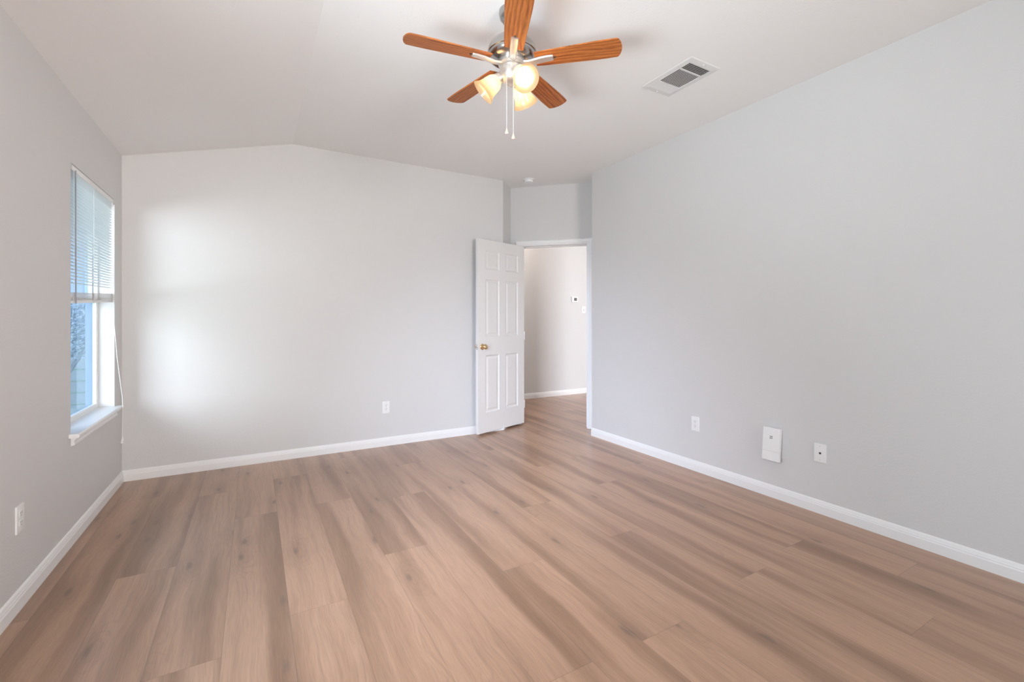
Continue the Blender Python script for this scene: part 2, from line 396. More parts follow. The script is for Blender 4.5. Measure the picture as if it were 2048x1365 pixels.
# gable part follows the ceiling
b.prism([(XL - 0.15, ZL + 0.02), (2.385, ZL + 0.02), (2.385, ZC + 0.03), (XRIDGE, ZC + 0.03), (XL - 0.15, ZL + 0.03)], YB, 4.52, pm)
b.prism([(2.385, YB), (2.604, 4.606), (2.689, 4.691), (2.55, 4.70), (2.37, 4.52)], ZL + 0.02, ZC + 0.03)
struct(b.build('wall_back', M['wall']), 'light grey back wall under the folded ceiling', 'wall')
b = MB(); b.prism([(XR, YR - 0.15), (XR, 3.711), (3.289, 3.920), (3.373, 4.004), (3.46, 3.95), (3.22, 3.66), (3.22, YR - 0.15)], -0.02, ZC + 0.03)
struct(b.build('wall_right', M['wall']), 'long light grey right wall with outlet and white boxes', 'wall')
b = MB()
b.box((0, 0, -0.02), (0.105, 0.12, ZC + 0.03), DM); b.box((0.906, 0, -0.02), (0.968, 0.12, ZC + 0.03), DM); b.box((0.105, 0, 2.082), (0.906, 0.12, ZC + 0.03), DM)
struct(b.build('wall_entry', M['wall']), 'angled grey wall around the open doorway', 'wall')
b = MB()
x0, x1, z0, z1 = W3
b.box((XL - 0.155, YR - 0.14, -0.02), (x0, YR, ZC + 0.03)); b.box((x1, YR - 0.14, -0.02), (XR + 0.14, YR, ZC + 0.03))
b.box((x0, YR - 0.14, -0.02), (x1, YR, z0)); b.box((x0, YR - 0.14, z1), (x1, YR, ZC + 0.03))
struct(b.build('wall_rear', M['wall']), 'grey rear wall behind the viewpoint with an added wide window', 'wall')
b = MB(); b.box((0.4, YH, -0.02), (XE, YH + 0.12, ZC + 0.03)); b.box((0.4, 4.52, -0.02), (0.52, YH, ZC + 0.03))
struct(b.build('wall_hall', M['wall']), 'pale hall wall seen through the open doorway', 'wall')
b = MB(); b.box((3.36, 3.90, -0.02), (4.52, 4.02, ZC + 0.03)); b.box((4.40, 0.30, -0.02), (4.52, 3.90, ZC + 0.03))
b.box((4.40, 0.18, -0.02), (XE, 0.30, ZC + 0.03)); b.box((XE - 0.1, 0.30, -0.02), (XE, YH, ZC + 0.03))
struct(b.build('wall_living', M['wall']), 'walls of the room past the hall, out of view', 'wall')

# ------------------------------------------------------------------ baseboards (moulded profile swept along the wall foot)
BP = [(0, 0), (0.014, 0), (0.014, 0.050), (0.0115, 0.056), (0.0115, 0.061), (0.009, 0.066), (0.007, 0.074), (0.0035, 0.080), (0, 0.082)]
def sweep(mb, path, nrm, prof, z0=0.0):
    """path: list of 2D points, nrm: inward offset direction per point (already mitred)"""
    rings = [[mb.bm.verts.new((p[0] + q[0] * o, p[1] + q[1] * o, z0 + h)) for o, h in prof] for p, q in zip(path, nrm)]
    n = len(prof)
    for a, c in zip(rings, rings[1:]):
        for i in range(n): mb.bm.faces.new((a[i], a[(i + 1) % n], c[(i + 1) % n], c[i]))
    mb.bm.faces.new(rings[0]); mb.bm.faces.new(rings[-1][::-1])
s2 = math.sqrt(.5); t8 = math.tan(PI / 8)
def base(name, path, nrm, label):
    mb = MB(); sweep(mb, path, nrm, BP); struct(mb.build(name, M['trim']), label, 'baseboard')
base('baseboard_left', [(XL, YR), (XL, YB)], [(1, 0), (1, -1)], 'white baseboard along the left wall')
base('baseboard_back', [(XL, YB), (2.385, YB), (2.604, 4.606)], [(1, -1), (t8, -1), (s2 - s2 * 0.0, -s2)], 'white baseboard along the back wall')
base('baseboard_right', [(XR, YR), (XR, 3.711)], [(-1, 0), (-1, 0.15)], 'white baseboard along the right wall')
base('baseboard_hall', [(0.52, YH), (XE - 0.1, YH)], [(0, -1), (0, -1)], 'white baseboard along the hall wall')

# ------------------------------------------------------------------ door frame and door
b = MB()
JL, JR, JH = 0.125, 0.886, 2.062
b.box((0.105, -0.004, 0), (JL, 0.124, JH + 0.02), DM); b.box((JR, -0.004, 0), (0.906, 0.124, JH + 0.02), DM); b.box((JL, -0.004, JH), (JR, 0.124, JH + 0.02), DM)
b.box((JL, 0.048, 0), (JL + 0.011, 0.085, JH), DM); b.box((JR - 0.011, 0.048, 0), (JR, 0.085, JH), DM); b.box((JL, 0.048, JH - 0.011), (JR, 0.085, JH), DM)
CP = [(0, 0), (0.0, -0.009), (0.004, -0.012), (0.016, -0.012), (0.022, -0.015), (0.044, -0.017), (0.052, -0.014), (0.057, -0.006), (0.057, 0)]
def casing(mb, yside, sgn):
    path = [(JL - 0.006, 0.0, (-1, 0)), (JL - 0.006, JH + 0.006, (-1, 1)), (JR + 0.006, JH + 0.006, (1, 1)), (JR + 0.006, 0.0, (1, 0))]
    rings = [[mb.bm.verts.new(DM @ Vector((x + q[0] * o, yside + sgn * h, z + q[1] * o))) for o, h in CP] for x, z, q in path]
    n = len(CP)
    for a, c in zip(rings, rings[1:]):
        for i in range(n): mb.bm.faces.new((a[i], a[(i + 1) % n], c[(i + 1) % n], c[i]))
    mb.bm.faces.new(rings[0]); mb.bm.faces.new(rings[-1][::-1])
casing(b, 0.0, 1); casing(b, 0.12, -1)
tr = struct(b.build('trim_1', M['trim']), 'white door casing and jambs of the angled doorway', 'door frame')
b = MB(); b.bevbox((JR - 0.0015, 0.012, 0.905), (JR + 0.001, 0.040, 0.965), 0.0005, DM); b.build('strike_plate', M['brass'], tr)

LW, LT, LZ0, LZ1 = 0.738, 0.035, 0.022, 2.060
HP = Vector((2.717, 4.487, 0)); LD = Vector((-0.9478, -0.3190, 0)).normalized(); LNB = Vector((LD.y, -LD.x, 0))  # away from camera
if LNB.y < 0: LNB = -LNB
LM = frame_mat(HP, LD, LNB, Vector((0, 0, 1)))
def door_face(mb, y, inward):
    xs = [0, 0.108, 0.319, 0.417, 0.628, LW]; zs = [LZ0, 0.232, 0.838, 1.035, 1.642, 1.747, 1.945, LZ1]
    loops = [(0.0, 0.0), (0.004, 0.0035), (0.012, 0.009), (0.020, 0.0095), (0.040, 0.003), (0.044, 0.0025)]
    for i in range(5):
        for j in range(7):
            xa, xb, za, zb = xs[i], xs[i + 1], zs[j], zs[j + 1]
            if i in (1, 3) and j in (1, 3, 5):
                prev = None
                for ins, dep in loops:
                    ring = [mb.bm.verts.new(LM @ Vector((x, y + inward * dep, z))) for x, z in ((xa + ins, za + ins), (xb - ins, za + ins), (xb - ins, zb - ins), (xa + ins, zb - ins))]
                    if prev:
                        for k in range(4): mb.bm.faces.new((prev[k], prev[(k + 1) % 4], ring[(k + 1) % 4], ring[k]))
                    prev = ring
                mb.bm.faces.new(prev)
            else:
                mb.quad(*[LM @ Vector(p) for p in ((xa, y, za), (xb, y, za), (xb, y, zb), (xa, y, zb))])
b = MB(); door_face(b, 0.0, 1); door_face(b, LT, -1)
for p in (((0, 0, LZ0), (0, LT, LZ0), (0, LT, LZ1), (0, 0, LZ1)), ((LW, 0, LZ0), (LW, LT, LZ0), (LW, LT, LZ1), (LW, 0, LZ1)),
          ((0, 0, LZ0), (LW, 0, LZ0), (LW, LT, LZ0), (0, LT, LZ0)), ((0, 0, LZ1), (LW, 0, LZ1), (LW, LT, LZ1), (0, LT, LZ1))):
    b.quad(*[LM @ Vector(q) for q in p])
bmesh.ops.remove_doubles(b.bm, verts=b.bm.verts, dist=0.0002)
door = struct(b.build('door_1', M['door']), 'white six-panel door standing open against the back wall', 'door')
KX, KZ = LW - 0.062, 0.930
for side in (0, 1):
    yb = 0.0 if side == 0 else LT; ax = -LNB if side == 0 else LNB
    km = frame_mat(LM @ Vector((KX, yb, KZ)), LD, ax.cross(LD), ax)
    kb = MB(); kb.lathe([(0, -0.001), (0.032, -0.001), (0.032, 0.003), (0.028, 0.007), (0.013, 0.009), (0.011, 0.014), (0.0105, 0.024), (0.014, 0.030), (0.023, 0.036),
                         (0.0275, 0.044), (0.0265, 0.052), (0.020, 0.059), (0.010, 0.062), (0, 0.0625)], 32, km)
    kb.build('door_knob', M['brass'], door, True)
b = MB(); b.bevbox((LW - 0.001, 0.006, KZ - 0.028), (LW + 0.001, 0.029, KZ + 0.028), 0.0004, LM)
b.bevbox((LW, 0.011, KZ - 0.008), (LW + 0.012, 0.024, KZ + 0.008), 0.003, LM); b.build('latch', M['chrome'], door, True)
for hz in (0.24, 1.03, 1.83):
    b = MB(); p = HP - LNB * 0.003 - LD * 0.004
    b.tube([(p.x, p.y, hz - 0.045), (p.x, p.y, hz + 0.045)], 0.0055, 10); b.build('hinge', M['nickel'], door, True)

# ------------------------------------------------------------------ windows
def sash_window(name, y0, y1, z0, z1, xw, label):
    """single-hung window in the left wall: xw is the plane of the frame's room side"""
    f = MB(); d = 0.024; fw = 0.012; fb = 0.016
    f.box((xw - d, y0, z0), (xw, y0 + fw, z1)); f.box((xw - d, y1 - fw, z0), (xw, y1, z1))
    f.box((xw - d, y0 + fw, z0), (xw, y1 - fw, z0 + fb)); f.box((xw - d, y0 + fw, z1 - fw), (xw, y1 - fw, z1))
    o = struct(f.build(name, M['vinyl']), label, 'window')
    zm = (z0 + z1) / 2 + 0.01
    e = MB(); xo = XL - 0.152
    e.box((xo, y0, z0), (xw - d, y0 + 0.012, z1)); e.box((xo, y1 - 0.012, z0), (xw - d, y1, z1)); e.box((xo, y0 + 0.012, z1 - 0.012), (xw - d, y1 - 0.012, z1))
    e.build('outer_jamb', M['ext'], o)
    s = MB(); sw = 0.013
    for (za, zb, xs) in ((z0 + fb, zm + 0.012, xw - 0.004), (zm - 0.012, z1 - fw, xw - 0.026)):
        s.box((xs - 0.02, y0 + fw, za), (xs, y0 + fw + sw, zb)); s.box((xs - 0.02, y1 - fw - sw, za), (xs, y1 - fw, zb))
        s.box((xs - 0.02, y0 + fw + sw, za), (xs, y1 - fw - sw, za + sw + 0.004)); s.box((xs - 0.02, y0 + fw + sw, zb - sw), (xs, y1 - fw - sw, zb))
    s.build('window_sash', M['vinyl'], o)
    for (za, zb, xs) in ((z0 + fb + sw + 0.004, zm + 0.012 - sw, xw - 0.016), (zm - 0.012 + sw + 0.004, z1 - fw - sw, xw - 0.038)):
        g = MB(); g.box((xs, y0 + fw + sw - 0.002, za - 0.002), (xs + 0.004, y1 - fw - sw + 0.002, zb + 0.002)); g.build('window_pane', M['glass'], o)
    return o
w1 = sash_window('window_1', W1[0], W1[1], W1[2] + 0.012, W1[3], XL - 0.088, 'left wall window with tinted panes and half-raised blind')
b = MB(); px = XL + 0.043; SZ = 0.598
prof = [(XL - 0.088, SZ - 0.022), (px - 0.006, SZ - 0.022), (px, SZ - 0.017), (px, SZ - 0.006), (px - 0.006, SZ), (XL - 0.088, SZ)]
b.prism([(q[0], q[1]) for q in [(x, z) for x, z in prof]], W1[0], W1[1], pm)
b.prism([(XL + 0.0005, SZ - 0.022)] + prof[1:5] + [(XL + 0.0005, SZ)], W1[0] - 0.032, W1[0], pm)
b.prism([(XL + 0.0005, SZ - 0.022)] + prof[1:5] + [(XL + 0.0005, SZ)], W1[1], W1[1] + 0.036, pm)
b.build('window_sill', M['trim'], w1)
b = MB()
b.prism([(XL, SZ - 0.022), (XL + 0.026, SZ - 0.022), (XL + 0.024, SZ - 0.030), (XL + 0.015, SZ - 0.040), (XL + 0.013, SZ - 0.050), (XL + 0.017, SZ - 0.056), (XL + 0.015, SZ - 0.066), (XL + 0.004, SZ - 0.070), (XL, SZ - 0.070)],
        W1[0] + 0.004, W1[1] + 0.004, pm)
b.build('sill_apron', M['trim'], w1)
sash_window('added_window_2', W2[0], W2[1], W2[2], W2[3], XL - 0.088, 'added second left wall window nearer the viewpoint, unseen inlet for fill light')  # unseen window added to let the side fill lamps in
b = MB(); x0, x1, z0, z1 = W3
for a, c in (((x0, z0), (x0 + 0.04, z1)), ((x1 - 0.04, z0), (x1, z1)), ((x0, z0), (x1, z0 + 0.04)), ((x0, z1 - 0.04), (x1, z1)), (((x0 + x1) / 2 - 0.02, z0), ((x0 + x1) / 2 + 0.02, z1))):
    b.box((a[0], YR - 0.12, a[1]), (c[0], YR - 0.06, c[1]))
w3 = struct(b.build('added_window_3', M['vinyl']), 'added wide rear wall window behind the viewpoint, unseen inlet for fill light', 'window')  # window added behind the viewpoint to carry the rear fill lamps
for a, c in ((x0 + 0.04, (x0 + x1) / 2 - 0.02), ((x0 + x1) / 2 + 0.02, x1 - 0.04)):
    b = MB(); b.box((a, YR - 0.092, z0 + 0.04), (c, YR - 0.088, z1 - 0.04)); b.build('window_pane', M['clear_glass'], w3)

# ------------------------------------------------------------------ mini blind on window 1
bl = thing('window_blind', 'white mini blind half raised in the left wall window, with hanging cord', 'blind', (XL - 0.016, (W1[0] + W1[1]) / 2, 2.06))
BY0, BY1 = W1[0] + 0.008, W1[1] - 0.010
bi = Matrix.Translation(-Vector(bl.location))
def bpart(mb, name, mat, smooth=False, parent=None):
    bmesh.ops.transform(mb.bm, matrix=bi, verts=mb.bm.verts); return mb.build(name, mat, parent or bl, smooth)
BX = XL - 0.016
b = MB(); b.bevbox((BX - 0.014, BY0, 2.030), (BX + 0.014, BY1, 2.059), 0.002); hr = bpart(b, 'headrail', M['vinyl'])
for y in (BY0 - 0.006, BY1 - 0.012):
    b = MB(); b.bevbox((BX - 0.016, y, 2.026), (BX + 0.0165, y + 0.018, 2.0615), 0.001); bpart(b, 'bracket', M['plastic_grey'])
zz = 2.022
k = 0
while zz > 1.40:
    b = MB(); n = 5; tilt = 0.10
    dz_end = 0.034 * max(0.0, (1.62 - zz) / 0.25) if zz < 1.62 else 0.0
    pr = []
    for i in range(n + 1):
        u = -0.0125 + 0.025 * i / n
        pr.append((BX + u, zz + 0.0016 * (1 - (u / 0.0125) ** 2) + tilt * u))
    lo = [(x, z - 0.0006) for x, z in pr][::-1]
    sag = [0.0, dz_end * 0.75]
    va = [b.bm.verts.new((x, BY0, z + sag[0] * 0)) for x, z in pr + lo]; vb = [b.bm.verts.new((x, BY1, z + sag[1])) for x, z in pr + lo]
    m_ = len(va)
    for i in range(m_): b.bm.faces.new((va[i], va[(i + 1) % m_], vb[(i + 1) % m_], vb[i]))
    b.bm.faces.new(va[::-1]); b.bm.faces.new(vb)
    bpart(b, 'slat', M['slat'])
    zz -= 0.0092 if k < 4 else 0.0190; k += 1
# gathered slats and bottom rail, hanging slightly lower at the near end
TL = (0.036) / (BY1 - BY0)
for i in range(10):
    b = MB(); z = 1.3185 + i * 0.0042
    x_off = 0.0012 * (-1) ** i
    v = b.box((BX - 0.0125 + x_off, BY0, z), (BX + 0.0125 + x_off, BY1, z + 0.0030))
    for q in v: q.co.z += TL * (q.co.y - BY0)
    bpart(b, 'gathered_slat', M['stack'])
b = MB(); b.bevbox((BX - 0.0125, BY0, 1.300), (BX + 0.0125, BY1, 1.316), 0.004)
for q in b.bm.verts: q.co.z += TL * (q.co.y - BY0)
bpart(b, 'bottom_rail', M['slat'], True)
for y in (BY0 + 0.05, 3.72, BY1 - 0.05):
    b = MB(); zb = 1.315 + TL * (y - BY0)
    for dx in (-0.0135, 0.0135):
        b.tube([(BX + dx, y, 2.03), (BX + dx, y, zb)], 0.0008, 6)
    bpart(b, 'ladder_cord', M['cord'])
    b = MB(); b.bevbox((BX + 0.0125, y - 0.006, 1.303 + TL * (y - BY0)), (BX + 0.0155, y + 0.006, 1.36 + TL * (y - BY0)), 0.001); bpart(b, 'ladder_tape', M['plastic_grey'])
b = MB(); b.tube([(BX + 0.019, BY0 + 0.058, 2.035), (BX + 0.020, BY0 + 0.060, 1.30)], 0.0034, 6); bpart(b, 'tilt_wand', M['wand'])
b = MB(); pts = [(BX + 0.015, 4.125, 2.03), (BX + 0.018, 4.125, 1.6), (BX + 0.020, 4.13, 1.25), (XL + 0.02, 4.15, 0.95), (XL + 0.046, 4.165, 0.66), (XL + 0.0475, 4.167, 0.597), (XL + 0.047, 4.166, 0.50), (XL + 0.047, 4.166, 0.375)]
b.tube(pts, 0.0014, 6)
b.tube([(p[0] + 0.002, p[1] - 0.006 * min(1, i / 3.0), p[2]) for i, p in enumerate(pts[:-1])] + [(XL + 0.047, 4.152, 0.36)], 0.0014, 6)
bpart(b, 'lift_cord', M['cord'])
for (y, z) in ((4.166, 0.352), (4.150, 0.338)):
    b = MB(); b.lathe([(0, 0.03), (0.003, 0.03), (0.004, 0.02), (0.0075, 0.004), (0.0075, 0), (0, 0)], 16, Matrix.Translation((XL + 0.047, y, z))); bpart(b, 'tassel', M['plastic'], True)

# ------------------------------------------------------------------ wall plates
def wall_frame(o, side):
    """x along the plate's width, y out of the wall towards the room, z up"""
    ax = {'left': (Vector((0, -1, 0)), Vector((1, 0, 0))), 'right': (Vector((0, 1, 0)), Vector((-1, 0, 0))), 'back': (Vector((-1, 0, 0)), Vector((0, -1, 0)))}[side]
    return frame_mat(o, ax[0], ax[1], Vector((0, 0, 1)))
def plate_thing(name, label, cat, o, side, group=None):
    t = thing(name, label, cat); t.matrix_world = wall_frame(o, side); t['label'] = label
    if group: t['group'] = group
    return t
def duplex_outlet(label, o, side):
    t = plate_thing('wall_outlet', label, 'outlet', o, side, 'duplex wall outlets')
    b = MB(); b.bevbox((-0.035, -0.0005, -0.057), (0.035, 0.006, 0.057), 0.0022); b.build('cover_plate', M['plastic'], t, True)
    for zc in (0.0195, -0.0195):
        b = MB()
        pts = []
        for k in range(24):
            a = 2 * PI * k / 24; pts.append((0.0172 * math.cos(a), max(-0.0135, min(0.0135, 0.0172 * math.sin(a)))))
        b.prism([(x, z + zc) for x, z in pts], 0.0055, 0.0078, pm); r = b.build('receptacle', M['vinyl'], t)
        b = MB(); b.box((-0.0072, 0.0077, zc + 0.001), (-0.0048, 0.0081, zc + 0.0095)); b.box((0.0048, 0.0077, zc + 0.002), (0.0072, 0.0081, zc + 0.0085))
        b.lathe([(0, 0.0077), (0.0026, 0.0077), (0.0026, 0.0081), (0, 0.0081)], 12, Matrix.Translation((0, 0, zc - 0.0065)) @ Matrix(((1, 0, 0, 0), (0, 0, 1, 0), (0, 1, 0, 0), (0, 0, 0, 1))))
        b.build('slots', M['slot'], r)
    b = MB(); b.lathe([(0, 0.0058), (0.003, 0.0058), (0.0025, 0.0072), (0, 0.0074)], 12, Matrix(((1, 0, 0, 0), (0, 0, 1, 0), (0, 1, 0, 0), (0, 0, 0, 1)))); b.build('screw', M['plastic_grey'], t)
    return t
duplex_outlet('white duplex outlet low on the back wall left of the open door', Vector((1.103, YB, 0.371)), 'back')
duplex_outlet('white duplex outlet on the right wall nearest the doorway', Vector((XR, 2.430, 0.377)), 'right')
duplex_outlet('white duplex outlet low on the left wall, nearer than the window', Vector((XL, 2.681, 0.375)), 'left')
t = plate_thing('phone_jack_plate', 'white wall plate with one dark phone jack, beside the wall box', 'wall plate', Vector((XR, 1.507, 0.378)), 'right')
YX = Matrix(((1, 0, 0, 0), (0, 0, 1, 0), (0, 1, 0, 0), (0, 0, 0, 1)))
b = MB(); b.bevbox((-0.035, -0.0005, -0.057), (0.035, 0.007, 0.057), 0.0025); b.build('cover_plate', M['plastic'], t, True)
b = MB(); b.box((-0.0065, 0.0065, -0.0055), (0.0065, 0.0074, 0.0045)); b.box((-0.003, 0.0065, -0.008), (0.003, 0.0074, -0.005)); b.build('jack', M['dark'], t)
for zc in (0.042, -0.042):
    b = MB(); b.lathe([(0, 0.0066), (0.0032, 0.0066), (0.0028, 0.0078), (0, 0.008)], 12, Matrix.Translation((0, 0, zc)) @ YX); b.build('screw', M['plastic_grey'], t)

# wall-mounted network terminal: a back bracket and a leaning white box
t = plate_thing('network_terminal', 'white vertical network box mounted low on the right wall', 'network box', Vector((XR, 1.795, 0.366)), 'right')
b = MB(); b.bevbox((-0.056, -0.0005, -0.085), (0.050, 0.012, 0.100), 0.002); b.build('mounting_bracket', M['plastic_grey'], t)
tilt = Matrix.Translation((0, 0.012, 0.105)) @ Matrix.Rotation(math.radians(5.0), 4, 'X') @ Matrix.Translation((0, -0.012, -0.105))
b = MB(); b.bevbox((-0.058, 0.012, -0.045), (0.058, 0.036, 0.112), 0.004, tilt, 3); b.build('housing', M['plastic'], t, True)
b = MB(); b.bevbox((-0.058, 0.012, -0.108), (0.058, 0.0357, -0.0455), 0.004, tilt, 3); b.build('lower_cover', M['plastic'], t, True)
b = MB()
for (dx, dz, sx, sz) in ((-0.0055, 0.0055, 0.0030, 0.0042), (0.0050, 0.0050, 0.0040, 0.0030), (-0.0050, -0.0050, 0.0040, 0.0030), (0.0055, -0.0060, 0.0030, 0.0042)):
    b.box((dx - sx, 0.0355, 0.048 + dz - sz), (dx + sx, 0.0364, 0.048 + dz + sz), tilt)
b.build('logo', M['slot'], t)

# hall: thermostat and light switch
t = plate_thing('thermostat', 'small white thermostat with dark display on the hall wall', 'thermostat', Vector((4.548, YH, 1.545)), 'back')
b = MB(); b.bevbox((-0.062, -0.0005, -0.045), (0.062, 0.024, 0.045), 0.005, None, 3); b.build('housing', M['plastic'], t, True)
b = MB(); b.box((-0.036, 0.0235, -0.022), (0.022, 0.0246, 0.026)); b.build('display', M['display'], t)
t = plate_thing('light_switch', 'white toggle light switch plate on the hall wall', 'light switch', Vector((4.742, YH, 1.380)), 'back')
b = MB(); b.bevbox((-0.035, -0.0005, -0.057), (0.035, 0.006, 0.057), 0.0022); b.build('cover_plate', M['plastic'], t, True)
b = MB(); b.bevbox((-0.005, 0.0055, -0.011), (0.005, 0.016, 0.008), 0.0015, Matrix.Rotation(math.radians(-12), 4, 'X')); b.build('toggle', M['plastic_grey'], t, True)

# ------------------------------------------------------------------ smoke detector
t = thing('smoke_detector', 'round white smoke detector on the ceiling by the doorway', 'smoke detector', (2.611, 4.215, ZC))
b = MB(); b.lathe([(0, 0.0005), (0.062, 0.0005), (0.062, -0.008), (0.058, -0.010), (0, -0.010)], 40); b.build('base', M['plastic'], t, True)
b = MB(); b.lathe([(0, -0.009), (0.050, -0.009), (0.050, -0.026), (0.044, -0.034), (0.020, -0.037), (0, -0.037)], 40); b.build('cover', M['plastic'], t, True)

# ------------------------------------------------------------------ ceiling air register
vx0, vx1, vy0, vy1 = 2.216, 2.475, 1.775, 2.171
t = thing('air_vent', 'white louvred air register in the ceiling right of the fan', 'air vent', ((vx0 + vx1) / 2, (vy0 + vy1) / 2, ZC))
vt = Matrix.Translation(-Vector(t.location))
def vpart(mb, name, mat, smooth=False):
    bmesh.ops.transform(mb.bm, matrix=vt, verts=mb.bm.verts); return mb.build(name, mat, t, smooth)
ix0, ix1 = vx0 + 0.034, vx1 - 0.034; iy0, iy1 = vy0 + 0.040, vy1 - 0.040
b = MB()
outer = [(vx0, vy0), (vx1, vy0), (vx1, vy1), (vx0, vy1)]; mid = [(vx0 + 0.004, vy0 + 0.004), (vx1 - 0.004, vy0 + 0.004), (vx1 - 0.004, vy1 - 0.004), (vx0 + 0.004, vy1 - 0.004)]
inn = [(ix0, iy0), (ix1, iy0), (ix1, iy1), (ix0, iy1)]
rings = [[b.bm.verts.new((x, y, z)) for x, y in q] for q, z in ((outer, ZC + 0.0005), (outer, ZC - 0.003), (mid, ZC - 0.005), (inn, ZC - 0.0085), (inn, ZC + 0.0005))]
for a, c in zip(rings, rings[1:]):
    for k in range(4): b.bm.faces.new((a[k], a[(k + 1) % 4], c[(k + 1) % 4], c[k]))
d1, d2 = iy0 + 0.074, iy1 - 0.074
b.box((ix0, d1 - 0.004, ZC - 0.009), (ix1, d1 + 0.004, ZC)); b.box((ix0, d2 - 0.004, ZC - 0.009), (ix1, d2 + 0.004, ZC))
vpart(b, 'frame', M['vent'])
b = MB(); b.box((ix0, iy0, ZC - 0.0012), (ix1, iy1, ZC + 0.0004)); vpart(b, 'duct_opening', M['duct'])
def louvre(p0, p1, ang, hw):
    mb = MB()
    L = Vector(p1) - Vector(p0); c = (Vector(p0) + Vector(p1)) / 2
    x = L.normalized(); z = Vector((0, 0, 1)); y = z.cross(x)
    m = frame_mat(c, x, y, z) @ Matrix.Rotation(ang, 4, 'X')
    mb.box((-L.length / 2, -hw, -0.0005), (L.length / 2, hw, 0.0005), m); vpart(mb, 'louvre', M['vent'])
zl = ZC - 0.0050
for i in range(6):
    y = iy0 + 0.008 + i * 0.0118; louvre((ix0, y, zl), (ix1, y, zl), math.radians(35), 0.0062)
for i in range(6):
    y = d2 + 0.009 + i * 0.0118; louvre((ix0, y, zl), (ix1, y, zl), math.radians(-35), 0.0062)
nl = 13
for i in range(nl):
    x = ix0 + 0.007 + i * (ix1 - ix0 - 0.014) / (nl - 1); louvre((x, d1 + 0.004, zl), (x, d2 - 0.004, zl), math.radians(-18), 0.0056)
for y in (vy0 + 0.018, vy1 - 0.018):
    b = MB(); b.lathe([(0, 0.002), (0.005, 0.002), (0.004, -0.004), (0, -0.005)], 14, Matrix.Translation(((vx0 + vx1) / 2, y, ZC - 0.008))); vpart(b, 'screw', M['vent'], True)

# ------------------------------------------------------------------ ceiling fan
FX, FY = 1.116, 1.960
fan = thing('ceiling_fan', 'five-blade walnut and nickel ceiling fan with three lit glass shades', 'ceiling fan', (FX, FY, ZC))
FZ = -ZC
def fpart(mb, name, mat, smooth=True, parent=None): return mb.build(name, mat, parent or fan, smooth)
b = MB(); b.lathe([(0, FZ + 2.7485), (0.064, FZ + 2.7485), (0.065, FZ + 2.735), (0.060, FZ + 2.712), (0.046, FZ + 2.694), (0.026, FZ + 2.683), (0.016, FZ + 2.680), (0, FZ + 2.680)], 40); fpart(b, 'canopy', M['nickel_d'])
b = MB(); b.lathe([(0.0125, FZ + 2.690), (0.0125, FZ + 2.615)], 20)
b.lathe([(0.0125, FZ + 2.672), (0.019, FZ + 2.668), (0.021, FZ + 2.655), (0.0125, FZ + 2.645)], 24); b.lathe([(0.0125, FZ + 2.645), (0.024, FZ + 2.64), (0.028, FZ + 2.612)], 24)
fpart(b, 'downrod', M['nickel_d'])
b = MB(); b.lathe([(0, FZ + 2.618), (0.028, FZ + 2.618), (0.052, FZ + 2.614), (0.080, FZ + 2.602), (0.102, FZ + 2.584), (0.116, FZ + 2.562), (0.122, FZ + 2.540), (0.1225, FZ + 2.532), (0.118, FZ + 2.530),
                       (0.118, FZ + 2.524), (0.112, FZ + 2.512), (0.098, FZ + 2.502), (0.075, FZ + 2.497), (0, FZ + 2.497)], 56); fpart(b, 'motor_housing', M['nickel_d'])
b = MB(); b.lathe([(0, FZ + 2.498), (0.066, FZ + 2.498), (0.068, FZ + 2.490), (0.068, FZ + 2.478), (0.060, FZ + 2.474), (0.050, FZ + 2.472), (0, FZ + 2.472)], 48); fpart(b, 'flywheel', M['nickel'])
b = MB(); b.lathe([(0, FZ + 2.473), (0.046, FZ + 2.473), (0.056, FZ + 2.466), (0.060, FZ + 2.455), (0.060, FZ + 2.430), (0.055, FZ + 2.412), (0.044, FZ + 2.396), (0.030, FZ + 2.386), (0.016, FZ + 2.382), (0.010, FZ + 2.374), (0.004, FZ + 2.369), (0, FZ + 2.368)], 48)
fpart(b, 'switch_housing', M['nickel'])
BZ = 2.493; PITCH = math.radians(9.0)
R0, R1 = 0.118, 0.533
outl = [(R0, -0.046), (R0, 0.046)]
top = []
for i in range(1, 9):
    u = i / 8; top.append((R0 + (R1 - 0.024 - R0) * u, 0.046 + 0.013 * min(1, u * 1.3)))
tip = []
for y in (0.0575, 0.050, 0.040, 0.028, 0.014, 0.0, -0.014, -0.028, -0.040, -0.050, -0.0575):
    tip.append((R1 - 0.017 * (y / 0.059) ** 2 - (0.0025 if abs(y) > 0.052 else 0.0), y))
contour = [(R0, -0.046)] + [(R0, 0.046)] + top + tip + [(x, -y) for x, y in top[::-1]]
